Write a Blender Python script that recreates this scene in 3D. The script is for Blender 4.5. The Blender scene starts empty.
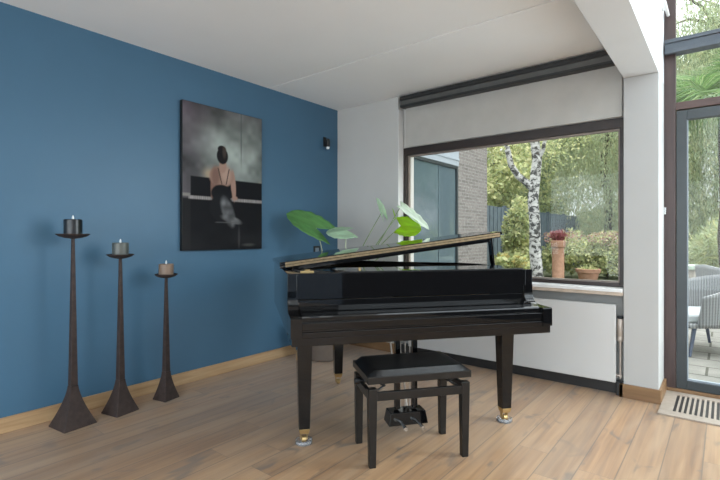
import bpy, bmesh, math, random
import numpy as np
from mathutils import Vector, Matrix

random.seed(7)
RNG = np.random.default_rng(7)
S = bpy.context.scene
COL = S.collection
PI = math.pi

# ------------------------------------------------------------------ materials
def new_mat(name):
    m = bpy.data.materials.new(name); m.use_nodes = True
    nt = m.node_tree; nt.nodes.clear()
    out = nt.nodes.new('ShaderNodeOutputMaterial')
    return m, nt, out

def node(nt, typ, **kw):
    n = nt.nodes.new(typ)
    for k, v in kw.items(): setattr(n, k, v)
    return n

def principled(nt, out, col=(.5, .5, .5), rough=.5, metal=0, coat=0, spec=.5):
    p = nt.nodes.new('ShaderNodeBsdfPrincipled')
    p.inputs['Base Color'].default_value = (*col, 1)
    p.inputs['Roughness'].default_value = rough
    p.inputs['Metallic'].default_value = metal
    p.inputs['Coat Weight'].default_value = coat
    p.inputs['Coat Roughness'].default_value = .02
    p.inputs['Specular IOR Level'].default_value = spec
    nt.links.new(p.outputs[0], out.inputs[0])
    return p

def math_n(nt, op, a, b=None, c=None):
    n = nt.nodes.new('ShaderNodeMath'); n.operation = op
    for i, v in enumerate((a, b, c)):
        if v is None: continue
        if isinstance(v, (int, float)): n.inputs[i].default_value = v
        else: nt.links.new(v, n.inputs[i])
    return n.outputs[0]

def ramp(nt, fac, stops):
    r = nt.nodes.new('ShaderNodeValToRGB')
    e = r.color_ramp.elements
    while len(e) > 1: e.remove(e[-1])
    e[0].position, e[0].color = stops[0][0], (*stops[0][1], 1)
    for p, c in stops[1:]:
        x = e.new(p); x.color = (*c, 1)
    if fac is not None: nt.links.new(fac, r.inputs[0])
    return r.outputs[0]

def mixc(nt, fac, a, b, blend='MIX'):
    n = nt.nodes.new('ShaderNodeMix'); n.data_type = 'RGBA'; n.blend_type = blend
    def put(sock, v):
        if isinstance(v, (int, float)): sock.default_value = v
        elif isinstance(v, tuple): sock.default_value = (*v, 1)
        else: nt.links.new(v, sock)
    put(n.inputs[0], fac); put(n.inputs[6], a); put(n.inputs[7], b)
    return n.outputs[2]

def obj_coord(nt):
    return nt.nodes.new('ShaderNodeTexCoord').outputs['Object']

def noise(nt, vec, scale, detail=4, rough=.5, dist=0):
    n = nt.nodes.new('ShaderNodeTexNoise')
    n.inputs['Scale'].default_value = scale; n.inputs['Detail'].default_value = detail
    n.inputs['Roughness'].default_value = rough; n.inputs['Distortion'].default_value = dist
    if vec is not None: nt.links.new(vec, n.inputs['Vector'])
    return n.outputs['Fac']

def mapping(nt, vec, scale=(1, 1, 1), loc=(0, 0, 0), rot=(0, 0, 0)):
    m = nt.nodes.new('ShaderNodeMapping')
    m.inputs['Scale'].default_value = scale; m.inputs['Location'].default_value = loc; m.inputs['Rotation'].default_value = rot
    nt.links.new(vec, m.inputs['Vector'])
    return m.outputs[0]

def bump(nt, h, p, strength=.2, dist=.01):
    b = nt.nodes.new('ShaderNodeBump')
    b.inputs['Strength'].default_value = strength; b.inputs['Distance'].default_value = dist
    nt.links.new(h, b.inputs['Height']); nt.links.new(b.outputs[0], p.inputs['Normal'])

def simple(name, col, rough=.5, metal=0, coat=0, spec=.5, var=.12, scale=14, bmp=0):
    """base colour with slight mottling of its own"""
    m, nt, out = new_mat(name)
    p = principled(nt, out, col, rough, metal, coat, spec)
    f = noise(nt, obj_coord(nt), scale)
    lo = tuple(c * (1 - var) for c in col); hi = tuple(min(1, c * (1 + var)) for c in col)
    nt.links.new(ramp(nt, f, [(.3, lo), (.7, hi)]), p.inputs['Base Color'])
    if bmp: bump(nt, noise(nt, obj_coord(nt), scale * 12), p, bmp, .004)
    return m

def sheet_glass(name, refl=.08, tint=(.97, .99, .98)):
    m, nt, out = new_mat(name)
    t = node(nt, 'ShaderNodeBsdfTransparent'); t.inputs[0].default_value = (*tint, 1)
    g = node(nt, 'ShaderNodeBsdfGlossy'); g.inputs['Roughness'].default_value = .01
    lw = node(nt, 'ShaderNodeLayerWeight'); lw.inputs[0].default_value = .5
    f = math_n(nt, 'ADD', math_n(nt, 'MULTIPLY', math_n(nt, 'POWER', lw.outputs['Facing'], 5.), .8), refl)
    mx = node(nt, 'ShaderNodeMixShader')
    nt.links.new(f, mx.inputs[0]); nt.links.new(t.outputs[0], mx.inputs[1]); nt.links.new(g.outputs[0], mx.inputs[2])
    nt.links.new(mx.outputs[0], out.inputs[0])
    return m

def floor_mat():
    m, nt, out = new_mat('oak_planks')
    p = principled(nt, out, rough=.4, spec=.5, coat=.5)
    p.inputs['Sheen Weight'].default_value = .28; p.inputs['Sheen Roughness'].default_value = .4
    p.inputs['Coat IOR'].default_value = 1.6; p.inputs['Coat Roughness'].default_value = .38
    sep = node(nt, 'ShaderNodeSeparateXYZ'); oc = obj_coord(nt); nt.links.new(oc, sep.inputs[0])
    x, y = sep.outputs[0], sep.outputs[1]
    W, L = .166, 2.05
    u = math_n(nt, 'DIVIDE', math_n(nt, 'ADD', x, -2.82 + W * 40), W)
    row = math_n(nt, 'FLOOR', u); fu = math_n(nt, 'FRACT', u)
    wn = node(nt, 'ShaderNodeTexWhiteNoise', noise_dimensions='1D'); nt.links.new(row, wn.inputs['W'])
    v = math_n(nt, 'ADD', math_n(nt, 'DIVIDE', math_n(nt, 'ADD', y, 40), L), wn.outputs['Value'])
    colm = math_n(nt, 'FLOOR', v); fv = math_n(nt, 'FRACT', v)
    cmb = node(nt, 'ShaderNodeCombineXYZ'); nt.links.new(row, cmb.inputs[0]); nt.links.new(colm, cmb.inputs[1])
    wn2 = node(nt, 'ShaderNodeTexWhiteNoise', noise_dimensions='3D'); nt.links.new(cmb.outputs[0], wn2.inputs['Vector'])
    rnd = wn2.outputs['Value']
    off = node(nt, 'ShaderNodeCombineXYZ')
    nt.links.new(math_n(nt, 'MULTIPLY', rnd, 37.), off.inputs[2])
    va = node(nt, 'ShaderNodeVectorMath', operation='ADD'); nt.links.new(oc, va.inputs[0]); nt.links.new(off.outputs[0], va.inputs[1])
    vec = va.outputs[0]
    grain = noise(nt, mapping(nt, vec, (26, .9, 1)), 1.0, 5, .55, 1.1)
    cloud = noise(nt, mapping(nt, vec, (7, 1.1, 1)), 1.0, 3, .5, .8)
    knots = noise(nt, mapping(nt, vec, (8, 3.2, 1)), 1.0, 2, .5, 1.3)
    base = ramp(nt, grain, [(.25, (.145, .066, .022)), (.5, (.285, .146, .054)), (.78, (.41, .24, .108))])
    tone = ramp(nt, rnd, [(0, (.80, .76, .72)), (.5, (1, .98, .95)), (1, (1.12, 1.10, 1.08))])
    c = mixc(nt, 1.0, base, tone, 'MULTIPLY')
    c = mixc(nt, ramp(nt, cloud, [(.35, (0, 0, 0)), (.75, (.55, .55, .55))]), c, (.41, .275, .16))
    c = mixc(nt, ramp(nt, knots, [(.61, (0, 0, 0)), (.73, (.75, .75, .75))]), c, (.12, .082, .055))
    e1 = math_n(nt, 'LESS_THAN', fu, .018); e2 = math_n(nt, 'GREATER_THAN', fu, .982)
    e3 = math_n(nt, 'LESS_THAN', fv, .0014)
    seam = math_n(nt, 'MINIMUM', math_n(nt, 'ADD', math_n(nt, 'ADD', e1, e2), e3), 1)
    c = mixc(nt, math_n(nt, 'MULTIPLY', seam, .72), c, (.085, .052, .03))
    nt.links.new(c, p.inputs['Base Color'])
    nt.links.new(math_n(nt, 'ADD', math_n(nt, 'MULTIPLY', grain, .18), .32), p.inputs['Roughness'])
    h = math_n(nt, 'SUBTRACT', math_n(nt, 'MULTIPLY', grain, .35), math_n(nt, 'MULTIPLY', seam, 1.0))
    bump(nt, h, p, .18, .004)
    return m

def wood_mat(name, axis, c0, c1, c2, rough=.45):
    m, nt, out = new_mat(name)
    p = principled(nt, out, rough=rough)
    sc = [26, 26, 26]; sc[axis] = 1.4
    f = noise(nt, mapping(nt, obj_coord(nt), tuple(sc)), 1.0, 5, .6, .8)
    nt.links.new(ramp(nt, f, [(.25, c0), (.5, c1), (.78, c2)]), p.inputs['Base Color'])
    bump(nt, f, p, .1, .003)
    return m

def brick_mat():
    m, nt, out = new_mat('grey_brick')
    p = principled(nt, out, rough=.85, spec=.2)
    sep = node(nt, 'ShaderNodeSeparateXYZ'); nt.links.new(obj_coord(nt), sep.inputs[0])
    cmb = node(nt, 'ShaderNodeCombineXYZ')
    nt.links.new(math_n(nt, 'ADD', sep.outputs[0], sep.outputs[1]), cmb.inputs[0]); nt.links.new(sep.outputs[2], cmb.inputs[1])
    b = node(nt, 'ShaderNodeTexBrick')
    nt.links.new(cmb.outputs[0], b.inputs['Vector'])
    b.inputs['Color1'].default_value = (.22, .205, .195, 1); b.inputs['Color2'].default_value = (.155, .145, .138, 1)
    b.inputs['Mortar'].default_value = (.235, .23, .225, 1); b.inputs['Scale'].default_value = 1
    b.inputs['Brick Width'].default_value = .21; b.inputs['Row Height'].default_value = .043; b.inputs['Mortar Size'].default_value = .006
    f = noise(nt, obj_coord(nt), 30)
    nt.links.new(mixc(nt, .5, b.outputs['Color'], ramp(nt, f, [(.3, (.25, .22, .2)), (.7, (.75, .72, .7))]), 'OVERLAY'), p.inputs['Base Color'])
    bump(nt, b.outputs['Fac'], p, -.5, .01)
    return m

def slab_mat():
    m, nt, out = new_mat('stone_slabs')
    p = principled(nt, out, rough=.75, spec=.3)
    b = node(nt, 'ShaderNodeTexBrick'); nt.links.new(mapping(nt, obj_coord(nt), loc=(.13, .22, 0)), b.inputs['Vector'])
    b.inputs['Color1'].default_value = (.235, .23, .212, 1); b.inputs['Color2'].default_value = (.20, .195, .18, 1)
    b.inputs['Mortar'].default_value = (.07, .07, .055, 1); b.inputs['Scale'].default_value = 1
    b.inputs['Brick Width'].default_value = .62; b.inputs['Row Height'].default_value = .33; b.inputs['Mortar Size'].default_value = .011
    f = noise(nt, obj_coord(nt), 5, 6)
    nt.links.new(mixc(nt, .6, b.outputs['Color'], ramp(nt, f, [(.3, (.32, .32, .30)), (.7, (.62, .60, .57))]), 'OVERLAY'), p.inputs['Base Color'])
    return m

def leaf_mat(name, rough=.55, trans=.5):
    m, nt, out = new_mat(name)
    a = node(nt, 'ShaderNodeAttribute', attribute_name='Col')
    p = nt.nodes.new('ShaderNodeBsdfPrincipled'); p.inputs['Roughness'].default_value = rough
    p.inputs['Specular IOR Level'].default_value = .3
    t = node(nt, 'ShaderNodeBsdfTranslucent')
    mx = node(nt, 'ShaderNodeMixShader'); mx.inputs[0].default_value = trans
    nt.links.new(a.outputs['Color'], p.inputs['Base Color']); nt.links.new(a.outputs['Color'], t.inputs[0])
    nt.links.new(p.outputs[0], mx.inputs[1]); nt.links.new(t.outputs[0], mx.inputs[2]); nt.links.new(mx.outputs[0], out.inputs[0])
    return m

def houseleaf_mat(name, col, trans=.3, rough=.3):
    m, nt, out = new_mat(name)
    p = nt.nodes.new('ShaderNodeBsdfPrincipled'); p.inputs['Roughness'].default_value = rough
    p.inputs['Coat Weight'].default_value = .25; p.inputs['Coat Roughness'].default_value = .25
    t = node(nt, 'ShaderNodeBsdfTranslucent')
    f = noise(nt, mapping(nt, obj_coord(nt), (30, 6, 30)), 1.0, 3)
    c = ramp(nt, f, [(.3, tuple(x * .8 for x in col)), (.7, tuple(min(1, x * 1.2) for x in col))])
    mx = node(nt, 'ShaderNodeMixShader'); mx.inputs[0].default_value = trans
    nt.links.new(c, p.inputs['Base Color']); nt.links.new(mixc(nt, 1., c, (1.6, 1.75, .8), 'MULTIPLY'), t.inputs[0])
    nt.links.new(p.outputs[0], mx.inputs[1]); nt.links.new(t.outputs[0], mx.inputs[2]); nt.links.new(mx.outputs[0], out.inputs[0])
    return m

def attr_mat(name, rough=.6):
    m, nt, out = new_mat(name)
    p = principled(nt, out, rough=rough, spec=.15)
    a = node(nt, 'ShaderNodeAttribute', attribute_name='Col'); nt.links.new(a.outputs['Color'], p.inputs['Base Color'])
    return m

def birch_mat():
    m, nt, out = new_mat('birch_bark')
    p = principled(nt, out, rough=.75, spec=.2)
    f = noise(nt, mapping(nt, obj_coord(nt), (10, 10, 13)), 1.0, 4, .6, .4)
    g = noise(nt, mapping(nt, obj_coord(nt), (3, 3, 30)), 1.0, 2)
    c = ramp(nt, f, [(.40, (.46, .455, .44)), (.50, (.38, .375, .36)), (.55, (.06, .058, .055))])
    nt.links.new(mixc(nt, .4, c, ramp(nt, g, [(.3, (.3, .3, .3)), (.6, (.8, .8, .8))]), 'OVERLAY'), p.inputs['Base Color'])
    return m

def wicker_mat():
    m, nt, out = new_mat('grey_wicker')
    p = principled(nt, out, rough=.7, spec=.3)
    sep = node(nt, 'ShaderNodeSeparateXYZ'); nt.links.new(obj_coord(nt), sep.inputs[0])
    an = math_n(nt, 'ARCTAN2', sep.outputs[1], sep.outputs[0])
    w = math_n(nt, 'SINE', math_n(nt, 'MULTIPLY', an, 100.))
    z = math_n(nt, 'SINE', math_n(nt, 'MULTIPLY', sep.outputs[2], 420.))
    k = math_n(nt, 'ADD', math_n(nt, 'MULTIPLY', w, .38), math_n(nt, 'ADD', math_n(nt, 'MULTIPLY', z, .12), .5))
    nt.links.new(ramp(nt, k, [(.15, (.17, .175, .18)), (.6, (.27, .275, .28)), (.95, (.33, .335, .335))]), p.inputs['Base Color'])
    bump(nt, k, p, .5, .008)
    return m

M = dict(
    blue=simple('blue_wall_paint', (.060, .142, .228), .42, var=.02, scale=3, spec=.35),
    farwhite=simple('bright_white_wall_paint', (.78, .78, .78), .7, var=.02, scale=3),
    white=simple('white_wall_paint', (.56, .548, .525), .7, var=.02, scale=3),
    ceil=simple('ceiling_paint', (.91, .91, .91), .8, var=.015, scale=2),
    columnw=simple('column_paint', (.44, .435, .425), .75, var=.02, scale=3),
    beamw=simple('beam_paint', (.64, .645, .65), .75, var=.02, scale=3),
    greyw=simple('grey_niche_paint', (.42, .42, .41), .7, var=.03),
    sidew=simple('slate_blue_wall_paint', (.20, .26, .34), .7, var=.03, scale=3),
    char=simple('charcoal_wall_paint', (.012, .012, .014), .6, var=.05),
    groove=simple('ceiling_joint', (.45, .45, .44), .8),
    oakx=wood_mat('oak_trim_along_x', 0, (.14, .072, .03), (.215, .118, .053), (.28, .165, .08)),
    oaky=wood_mat('oak_trim_along_y', 1, (.30, .175, .085), (.44, .285, .15), (.55, .38, .22)),
    blackbase=simple('black_skirting', (.018, .016, .016), .5),
    brownwood=wood_mat('dark_brown_hardwood_z', 2, (.028, .015, .014), (.054, .030, .027), (.08, .047, .042), .4),
    brownwx=wood_mat('dark_brown_hardwood_x', 0, (.014, .009, .008), (.028, .018, .015), (.045, .028, .024), .4),
    brownlx=wood_mat('reddish_brown_hardwood_x', 0, (.035, .018, .014), (.065, .032, .026), (.10, .05, .04), .4),
    doorgrey=simple('grey_green_door_paint', (.027, .034, .038), .4, var=.06),
    bluegrey=simple('blue_grey_aluminium', (.075, .088, .105), .4, .2, var=.05),
    glass=sheet_glass('window_glass', .014),
    floor=floor_mat(),
    black=simple('black_polyester', (.0035, .0035, .004), .03, 0, 0, .42, var=.1),
    blacksat=simple('black_satin_wood', (.013, .0115, .0105), .28, 0, 0, .32, var=.15),
    lea=simple('black_leather', (.006, .006, .0065), .36, var=.3, scale=60, bmp=.25, spec=.45),
    brass=simple('brass', (.50, .36, .17), .4, .9, var=.15),
    brasshinge=simple('brass_hinge', (.21, .15, .085), .5, .6, var=.25, scale=40),
    gold=simple('gold_iron_plate', (.55, .38, .15), .35, .8, var=.1),
    spruce=simple('spruce_board', (.5, .33, .16), .5, var=.15),
    chrome=simple('chrome', (.65, .65, .64), .15, 1, var=.05),
    nickel=simple('brushed_nickel', (.46, .40, .35), .4, .35, var=.15),
    iron=simple('rusty_brown_iron', (.046, .030, .026), .62, .25, var=.3, scale=30, bmp=.3),
    cblack=simple('black_candle_wax', (.007, .008, .011), .28, 0, 0, var=.3, scale=9),
    cgrey=simple('grey_candle_wax', (.085, .092, .082), .35, 0, .1, var=.15, scale=9),
    ctaupe=simple('taupe_candle_wax', (.21, .145, .105), .45, var=.1, scale=9),
    tip=simple('white_flame_tip', (.82, .84, .86), .3, var=.03),
    canvas=attr_mat('printed_canvas', .6),
    canvasedge=simple('black_canvas_edge', (.006, .006, .007), .6),
    blackplastic=simple('black_plastic', (.012, .013, .015), .4),
    greyplastic=simple('grey_plastic', (.20, .25, .30), .35),
    radw=simple('white_radiator_enamel', (.56, .555, .545), .35, var=.015, scale=3),
    fabric=simple('grey_beige_blind_fabric', (.47, .452, .42), .85, var=.04, scale=8, bmp=.1),
    rail=simple('dark_anodised_rail', (.030, .030, .031), .42, .3, var=.1),
    railg=simple('grey_anodised_rail', (.11, .11, .105), .45, .3, var=.1),
    sillw=simple('white_stone_sill', (.76, .76, .755), .25, var=.03),
    bead=simple('pale_glazing_bead', (.27, .22, .19), .5),
    silledge=simple('beige_sill_edge', (.50, .41, .33), .5),
    grille=simple('beige_grille_wood', (.33, .275, .225), .5, var=.1, scale=20),
    pot=simple('taupe_ceramic', (.13, .10, .08), .55, var=.1),
    soil=simple('potting_soil', (.03, .02, .014), .9, var=.4, scale=60),
    stem=simple('green_petiole', (.20, .27, .12), .45, var=.2),
    stemp=simple('pale_petiole', (.45, .50, .33), .45, var=.15),
    leafd=houseleaf_mat('dark_green_leaf', (.08, .22, .06), .2),
    leafp=houseleaf_mat('pale_green_leaf', (.33, .47, .33), .25, .35),
    leafw=houseleaf_mat('whitish_green_leaf', (.50, .60, .50), .2, .3),
    leafy=houseleaf_mat('lime_green_leaf', (.33, .50, .015), .6),
    brick=brick_mat(), slab=slab_mat(),
    garden=simple('garden_soil_and_moss', (.085, .095, .045), .95, var=.5, scale=6),
    fence=simple('blue_grey_fence_paint', (.10, .13, .155), .6, var=.2, scale=5),
    bluedoor=simple('blue_grey_gloss_door', (.09, .125, .145), .07, 0, .5, var=.05),
    fascia=simple('pale_fascia', (.30, .34, .38), .5, var=.04),
    terra=simple('terracotta', (.37, .205, .135), .8, var=.2, scale=9),
    bark=simple('brown_bark', (.075, .058, .045), .9, var=.4, scale=12, bmp=.5),
    birch=birch_mat(), foliage=leaf_mat('garden_leaves'),
    wicker=wicker_mat(), chairleg=simple('dark_blue_grey_metal', (.08, .10, .15), .4, .4),
    cushion=simple('grey_cushion', (.42, .44, .45), .85, var=.06), stone=simple('pale_planter_stone', (.40, .36, .31), .85, var=.25, scale=20),
    capg=simple('mossy_cap_stone', (.42, .48, .40), .8, var=.15),
)
cg, cnt, cout = new_mat('clear_glass_cup')
_gp = principled(cnt, cout, (.95, .97, 1), .03); _gp.inputs['Transmission Weight'].default_value = .85; _gp.inputs['IOR'].default_value = 1.2
M['cup'] = cg

# ------------------------------------------------------------------ mesh helpers
def box(bm, x0, x1, y0, y1, z0, z1):
    vs = [bm.verts.new((x, y, z)) for x in (x0, x1) for y in (y0, y1) for z in (z0, z1)]
    for f in ((0, 1, 3, 2), (4, 6, 7, 5), (0, 4, 5, 1), (2, 3, 7, 6), (0, 2, 6, 4), (1, 5, 7, 3)):
        bm.faces.new([vs[i] for i in f])
    return vs

def prism(bm, pts, fn, h0, h1):
    """closed outline pts (2-D) swept between h0 and h1; fn(a,b,h) -> 3-D"""
    a = [bm.verts.new(fn(p[0], p[1], h0)) for p in pts]; b = [bm.verts.new(fn(p[0], p[1], h1)) for p in pts]
    n = len(pts)
    bm.faces.new(a[::-1]); bm.faces.new(b)
    for i in range(n): bm.faces.new((a[i], a[(i + 1) % n], b[(i + 1) % n], b[i]))

def lathe(bm, prof, seg=32, c=(0, 0, 0), cap=True):
    rings = []
    for r, z in prof:
        rings.append([bm.verts.new((c[0] + max(r, 1e-4) * math.cos(2 * PI * i / seg), c[1] + max(r, 1e-4) * math.sin(2 * PI * i / seg), c[2] + z)) for i in range(seg)])
    for a, b in zip(rings, rings[1:]):
        for i in range(seg): bm.faces.new((a[i], a[(i + 1) % seg], b[(i + 1) % seg], b[i]))
    if cap:
        bm.faces.new(rings[0][::-1]); bm.faces.new(rings[-1])

def tube(bm, pts, rad, seg=10):
    pts = [Vector(p) for p in pts]; n = len(pts)
    rads = rad if isinstance(rad, (list, tuple)) else [rad] * n
    rings = []
    up = None
    for i, p in enumerate(pts):
        d = (pts[min(i + 1, n - 1)] - pts[max(i - 1, 0)]).normalized()
        if up is None: up = Vector((0, 0, 1)) if abs(d.z) < .9 else Vector((1, 0, 0))
        sx = d.cross(up).normalized(); sy = sx.cross(d).normalized(); up = sy
        rings.append([bm.verts.new(p + (sx * math.cos(2 * PI * k / seg) + sy * math.sin(2 * PI * k / seg)) * rads[i]) for k in range(seg)])
    for a, b in zip(rings, rings[1:]):
        for k in range(seg): bm.faces.new((a[k], a[(k + 1) % seg], b[(k + 1) % seg], b[k]))
    bm.faces.new(rings[0][::-1]); bm.faces.new(rings[-1])

def frustum(bm, c0, w0, d0, z0, c1, w1, d1, z1):
    a = [bm.verts.new((c0[0] + sx * w0 / 2, c0[1] + sy * d0 / 2, z0)) for sx, sy in ((-1, -1), (1, -1), (1, 1), (-1, 1))]
    b = [bm.verts.new((c1[0] + sx * w1 / 2, c1[1] + sy * d1 / 2, z1)) for sx, sy in ((-1, -1), (1, -1), (1, 1), (-1, 1))]
    bm.faces.new(a[::-1]); bm.faces.new(b)
    for i in range(4): bm.faces.new((a[i], a[(i + 1) % 4], b[(i + 1) % 4], b[i]))

def bez(p0, p1, p2, n=10):
    p0, p1, p2 = Vector(p0), Vector(p1), Vector(p2)
    return [p0 * (1 - t) ** 2 + p1 * 2 * t * (1 - t) + p2 * t * t for t in (i / n for i in range(n + 1))]

def obj(name, bm, mat, parent=None, bevel=0, smooth=False, seg=2, loc=None, rotz=0):
    bmesh.ops.recalc_face_normals(bm, faces=bm.faces)
    me = bpy.data.meshes.new(name); bm.to_mesh(me); bm.free()
    o = bpy.data.objects.new(name, me); COL.objects.link(o)
    me.materials.append(M[mat] if isinstance(mat, str) else mat)
    if smooth or bevel:
        for p in me.polygons: p.use_smooth = True
        if not smooth or bevel:
            pass
    if bevel:
        b = o.modifiers.new('bevel', 'BEVEL'); b.width = bevel; b.segments = seg; b.limit_method = 'ANGLE'; b.angle_limit = math.radians(40)
        b.harden_normals = True
    elif smooth:
        me.set_sharp_from_angle(angle=math.radians(40))
    if parent is not None: o.parent = parent
    if loc: o.location = loc
    if rotz: o.rotation_euler = (0, 0, rotz)
    return o

def B(): return bmesh.new()
def boxes(*bs):
    bm = B()
    for b in bs: box(bm, *b)
    return bm

def tag(o, label=None, cat=None, group=None, kind=None):
    if label: o['label'] = label
    if cat: o['category'] = cat
    if group: o['group'] = group
    if kind: o['kind'] = kind
    return o

def thing(name, label, cat, loc=(0, 0, 0), rotz=0, group=None, kind=None):
    o = bpy.data.objects.new(name, None); COL.objects.link(o)
    o.location = loc; o.rotation_euler = (0, 0, rotz); o.empty_display_size = .1
    return tag(o, label, cat, group, kind)

def struct(name, bm, mat, label, cat, bevel=0, smooth=False):
    return tag(obj(name, bm, mat, None, bevel, smooth), label, cat, None, 'structure')

# ------------------------------------------------------------------ the room
RX, RY = 6.5, -7.5           # right wall, wall behind the camera
HC, HX = 2.60, 4.2           # room ceiling, height of the glazed extension

struct('floor', boxes((-.2, RX + .2, RY - .2, .45, -.2, 0)), 'floor', 'light oak plank floor running towards the window', 'floor')

cbm = boxes((-.2, 2.82, RY - .2, -1.009, HC, HC + .12), (-.2, 2.82, -.991, .3, HC, HC + .12), (-.2, 2.82, -1.03, -.97, HC + .012, HC + .13))
ceil = struct('ceiling', cbm, 'ceil', 'white plastered ceiling with one straight joint line', 'ceiling')

struct('wall_left', boxes((-.2, 0, RY - .2, .3, 0, HC)), 'blue', 'blue painted side wall', 'wall')
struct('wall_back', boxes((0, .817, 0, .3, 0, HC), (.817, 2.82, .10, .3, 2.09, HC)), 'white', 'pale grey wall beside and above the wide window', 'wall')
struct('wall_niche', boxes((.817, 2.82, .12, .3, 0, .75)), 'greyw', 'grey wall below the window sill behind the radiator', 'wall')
struct('wall_front', boxes((-.2, RX + .2, RY - .2, RY, 0, HX + .3)), 'farwhite', 'white wall at the far end of the room', 'wall')
struct('wall_right', boxes((RX, RX + .2, -4.28, .45, 1.25, HX + .3)), 'white', 'upper white wall of the extension', 'wall')
struct('wall_right_low', boxes((RX, RX + .2, -4.28, .45, 0, 1.25)), 'char', 'charcoal lower wall of the extension', 'wall')
struct('wall_side', boxes((RX, RX + .2, RY - .2, -4.28, 0, 1.25)), 'sidew', 'slate blue lower wall of the extension', 'wall')
struct('wall_side_high', boxes((RX, RX + .2, RY - .2, -4.28, 1.25, HX + .3)), 'farwhite', 'white upper wall of the extension', 'wall')
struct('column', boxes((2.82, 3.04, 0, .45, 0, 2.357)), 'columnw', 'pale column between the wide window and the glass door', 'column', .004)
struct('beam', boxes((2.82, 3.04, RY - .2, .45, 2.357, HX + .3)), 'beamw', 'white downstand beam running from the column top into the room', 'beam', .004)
struct('baseboard_left', boxes((0, .016, RY, 0, 0, .095)), 'oaky', 'light oak skirting board along the blue wall', 'skirting board', .004)
struct('baseboard_back', boxes((.016, .817, -.016, 0, 0, .095)), 'oakx', 'light oak skirting board below the pale wall', 'skirting board', .004)
struct('baseboard_niche', boxes((.817, 2.82, .055, .12, 0, .085)), 'blackbase', 'black skirting board under the radiator', 'skirting board', .002)
struct('trim_1', boxes((2.795, 3.055, -.022, .0, 0, .098), (3.04, 3.058, 0, .345, 0, .098), (2.795, 2.82, -.022, .055, 0, .098)), 'oakx', 'oak plinth wrapped around the foot of the column', 'plinth', .003)

struct('lit_reveal_strip', boxes((.817, .823, -.004, .09, .80, 2.47)), 'sillw', 'white strip painted as daylight on the window reveal next to the pale wall', 'window reveal')  # brightness of the daylit reveal put into a white strip
# wide window with its sill
w = thing('window_1', 'wide window with dark brown frame and white sill', 'window', (1.8165, .09, 0), 0, None, 'structure')
hw = 1.0
obj('window_frame', boxes((-hw, hw, 0, .07, 2.015, 2.09), (-hw, -hw + .042, 0, .07, .80, 2.015), (hw - .036, hw, 0, .07, .80, 2.015), (-hw + .042, hw - .036, 0, .07, .80, .83)), 'brownwx', w, .003)
obj('window_bead', boxes((-hw + .042, hw - .036, .03, .06, 2.0, 2.015), (-hw + .042, -hw + .056, .03, .06, .83, 2.0), (hw - .05, hw - .036, .03, .06, .83, 2.0), (-hw + .066, hw - .05, .03, .06, .83, .84)), 'bead', w)
obj('window_pane', boxes((-hw + .06, hw - .045, .042, .048, .835, 2.005)), 'glass', w)
sl = obj('window_sill', boxes((-hw, hw, -.125, .03, .772, .80)), 'sillw', w, .004)
obj('sill_edge', boxes((-hw, hw, -.12, -.02, .748, .772)), 'silledge', w, .002)

# glazed front of the extension: posts, transoms, panes; the door leaf
g = thing('window_2', 'tall glazed front of brown posts above and beside the glass door', 'window', (3.05, .385, 0), 0, None, 'structure')
XE = RX - 3.05
for x0, x1 in ((-.01, .064), (1.07, 1.135), (2.2, 2.265), (XE - .06, XE)):
    obj('post', boxes((x0, x1, -.035, .035, 0, HX)), 'brownwood', g, .003)
obj('post', boxes((-.012, .0, -.03, .03, 0, HX)), 'blackbase', g)
obj('transom', boxes((.064, XE, -.03, .03, 2.148, 2.205)), 'brownlx', g, .003)
obj('grey_transom', boxes((.0, XE, -.10, .03, 2.575, 2.655), (.0, XE, -.115, -.09, 2.64, 2.668), (.0, XE, -.115, -.09, 2.562, 2.59)), 'bluegrey', g, .003)
obj('head_rail', boxes((0, XE, -.03, .03, HX - .07, HX)), 'brownlx', g)
for x0, x1 in ((.064, 1.07), (1.135, 2.2), (2.265, XE - .06)):
    for z0, z1 in ((2.205, 2.575), (2.655, HX - .07)):
        obj('window_pane', boxes((x0, x1, -.003, .003, z0, z1)), 'glass', g)
for x0, x1 in ((1.135, 2.2), (2.265, XE - .06)):
    obj('window_pane', boxes((x0, x1, -.003, .003, .03, 2.148)), 'glass', g)
obj('latch', boxes((-.012, .004, -.05, -.03, 1.355, 1.41)), 'chrome', g, .002)
d = thing('door_1', 'glass garden door with dark grey green frame', 'door', (3.118, .385, 0), 0, None, 'structure')
dw = .998
obj('door_frame', boxes((0, .066, -.03, .03, .035, 2.14), (dw - .066, dw, -.03, .03, .035, 2.14), (.066, dw - .066, -.03, .03, 2.066, 2.14), (.066, dw - .066, -.03, .03, .035, .10)), 'doorgrey', d, .003)
obj('door_bead', boxes((.066, dw - .066, -.012, .012, .10, .112), (.066, .073, -.012, .012, .112, 2.066)), 'fascia', d)
obj('door_pane', boxes((.066, dw - .066, -.003, .003, .105, 2.066)), 'glass', d)
obj('door_handle', boxes((dw - .05, dw - .03, -.075, -.03, 1.0, 1.02), (dw - .14, dw - .03, -.078, -.063, 1.0, 1.02)), 'chrome', d, .003)
struct('trim_2', boxes((3.04, RX, .345, .45, 0, .033)), 'oakx', 'oak threshold below the glass door', 'threshold', .004)

struct('roof_light_blocker', boxes((3.04, RX + .2, -2.4, .45, HX, HX + .124)), 'farwhite', 'unseen white roof strip added to block sky light above the glass door', 'roof')  # added out of view to cut sky light on the column and beam
r = thing('roof_glazing', 'glazed roof over the extension', 'roof', (3.04, 0, HX), 0, None, 'structure')
for i in range(6):
    y = RY + .1 + i * (-RY - 2.55) / 5
    obj('rafter', boxes((0, RX - 3.04, y - .03, y + .03, 0, .12)), 'fascia', r)
obj('roof_pane', boxes((0, RX - 3.04, RY, -2.4, .125, .13)), 'glass', r)

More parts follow.
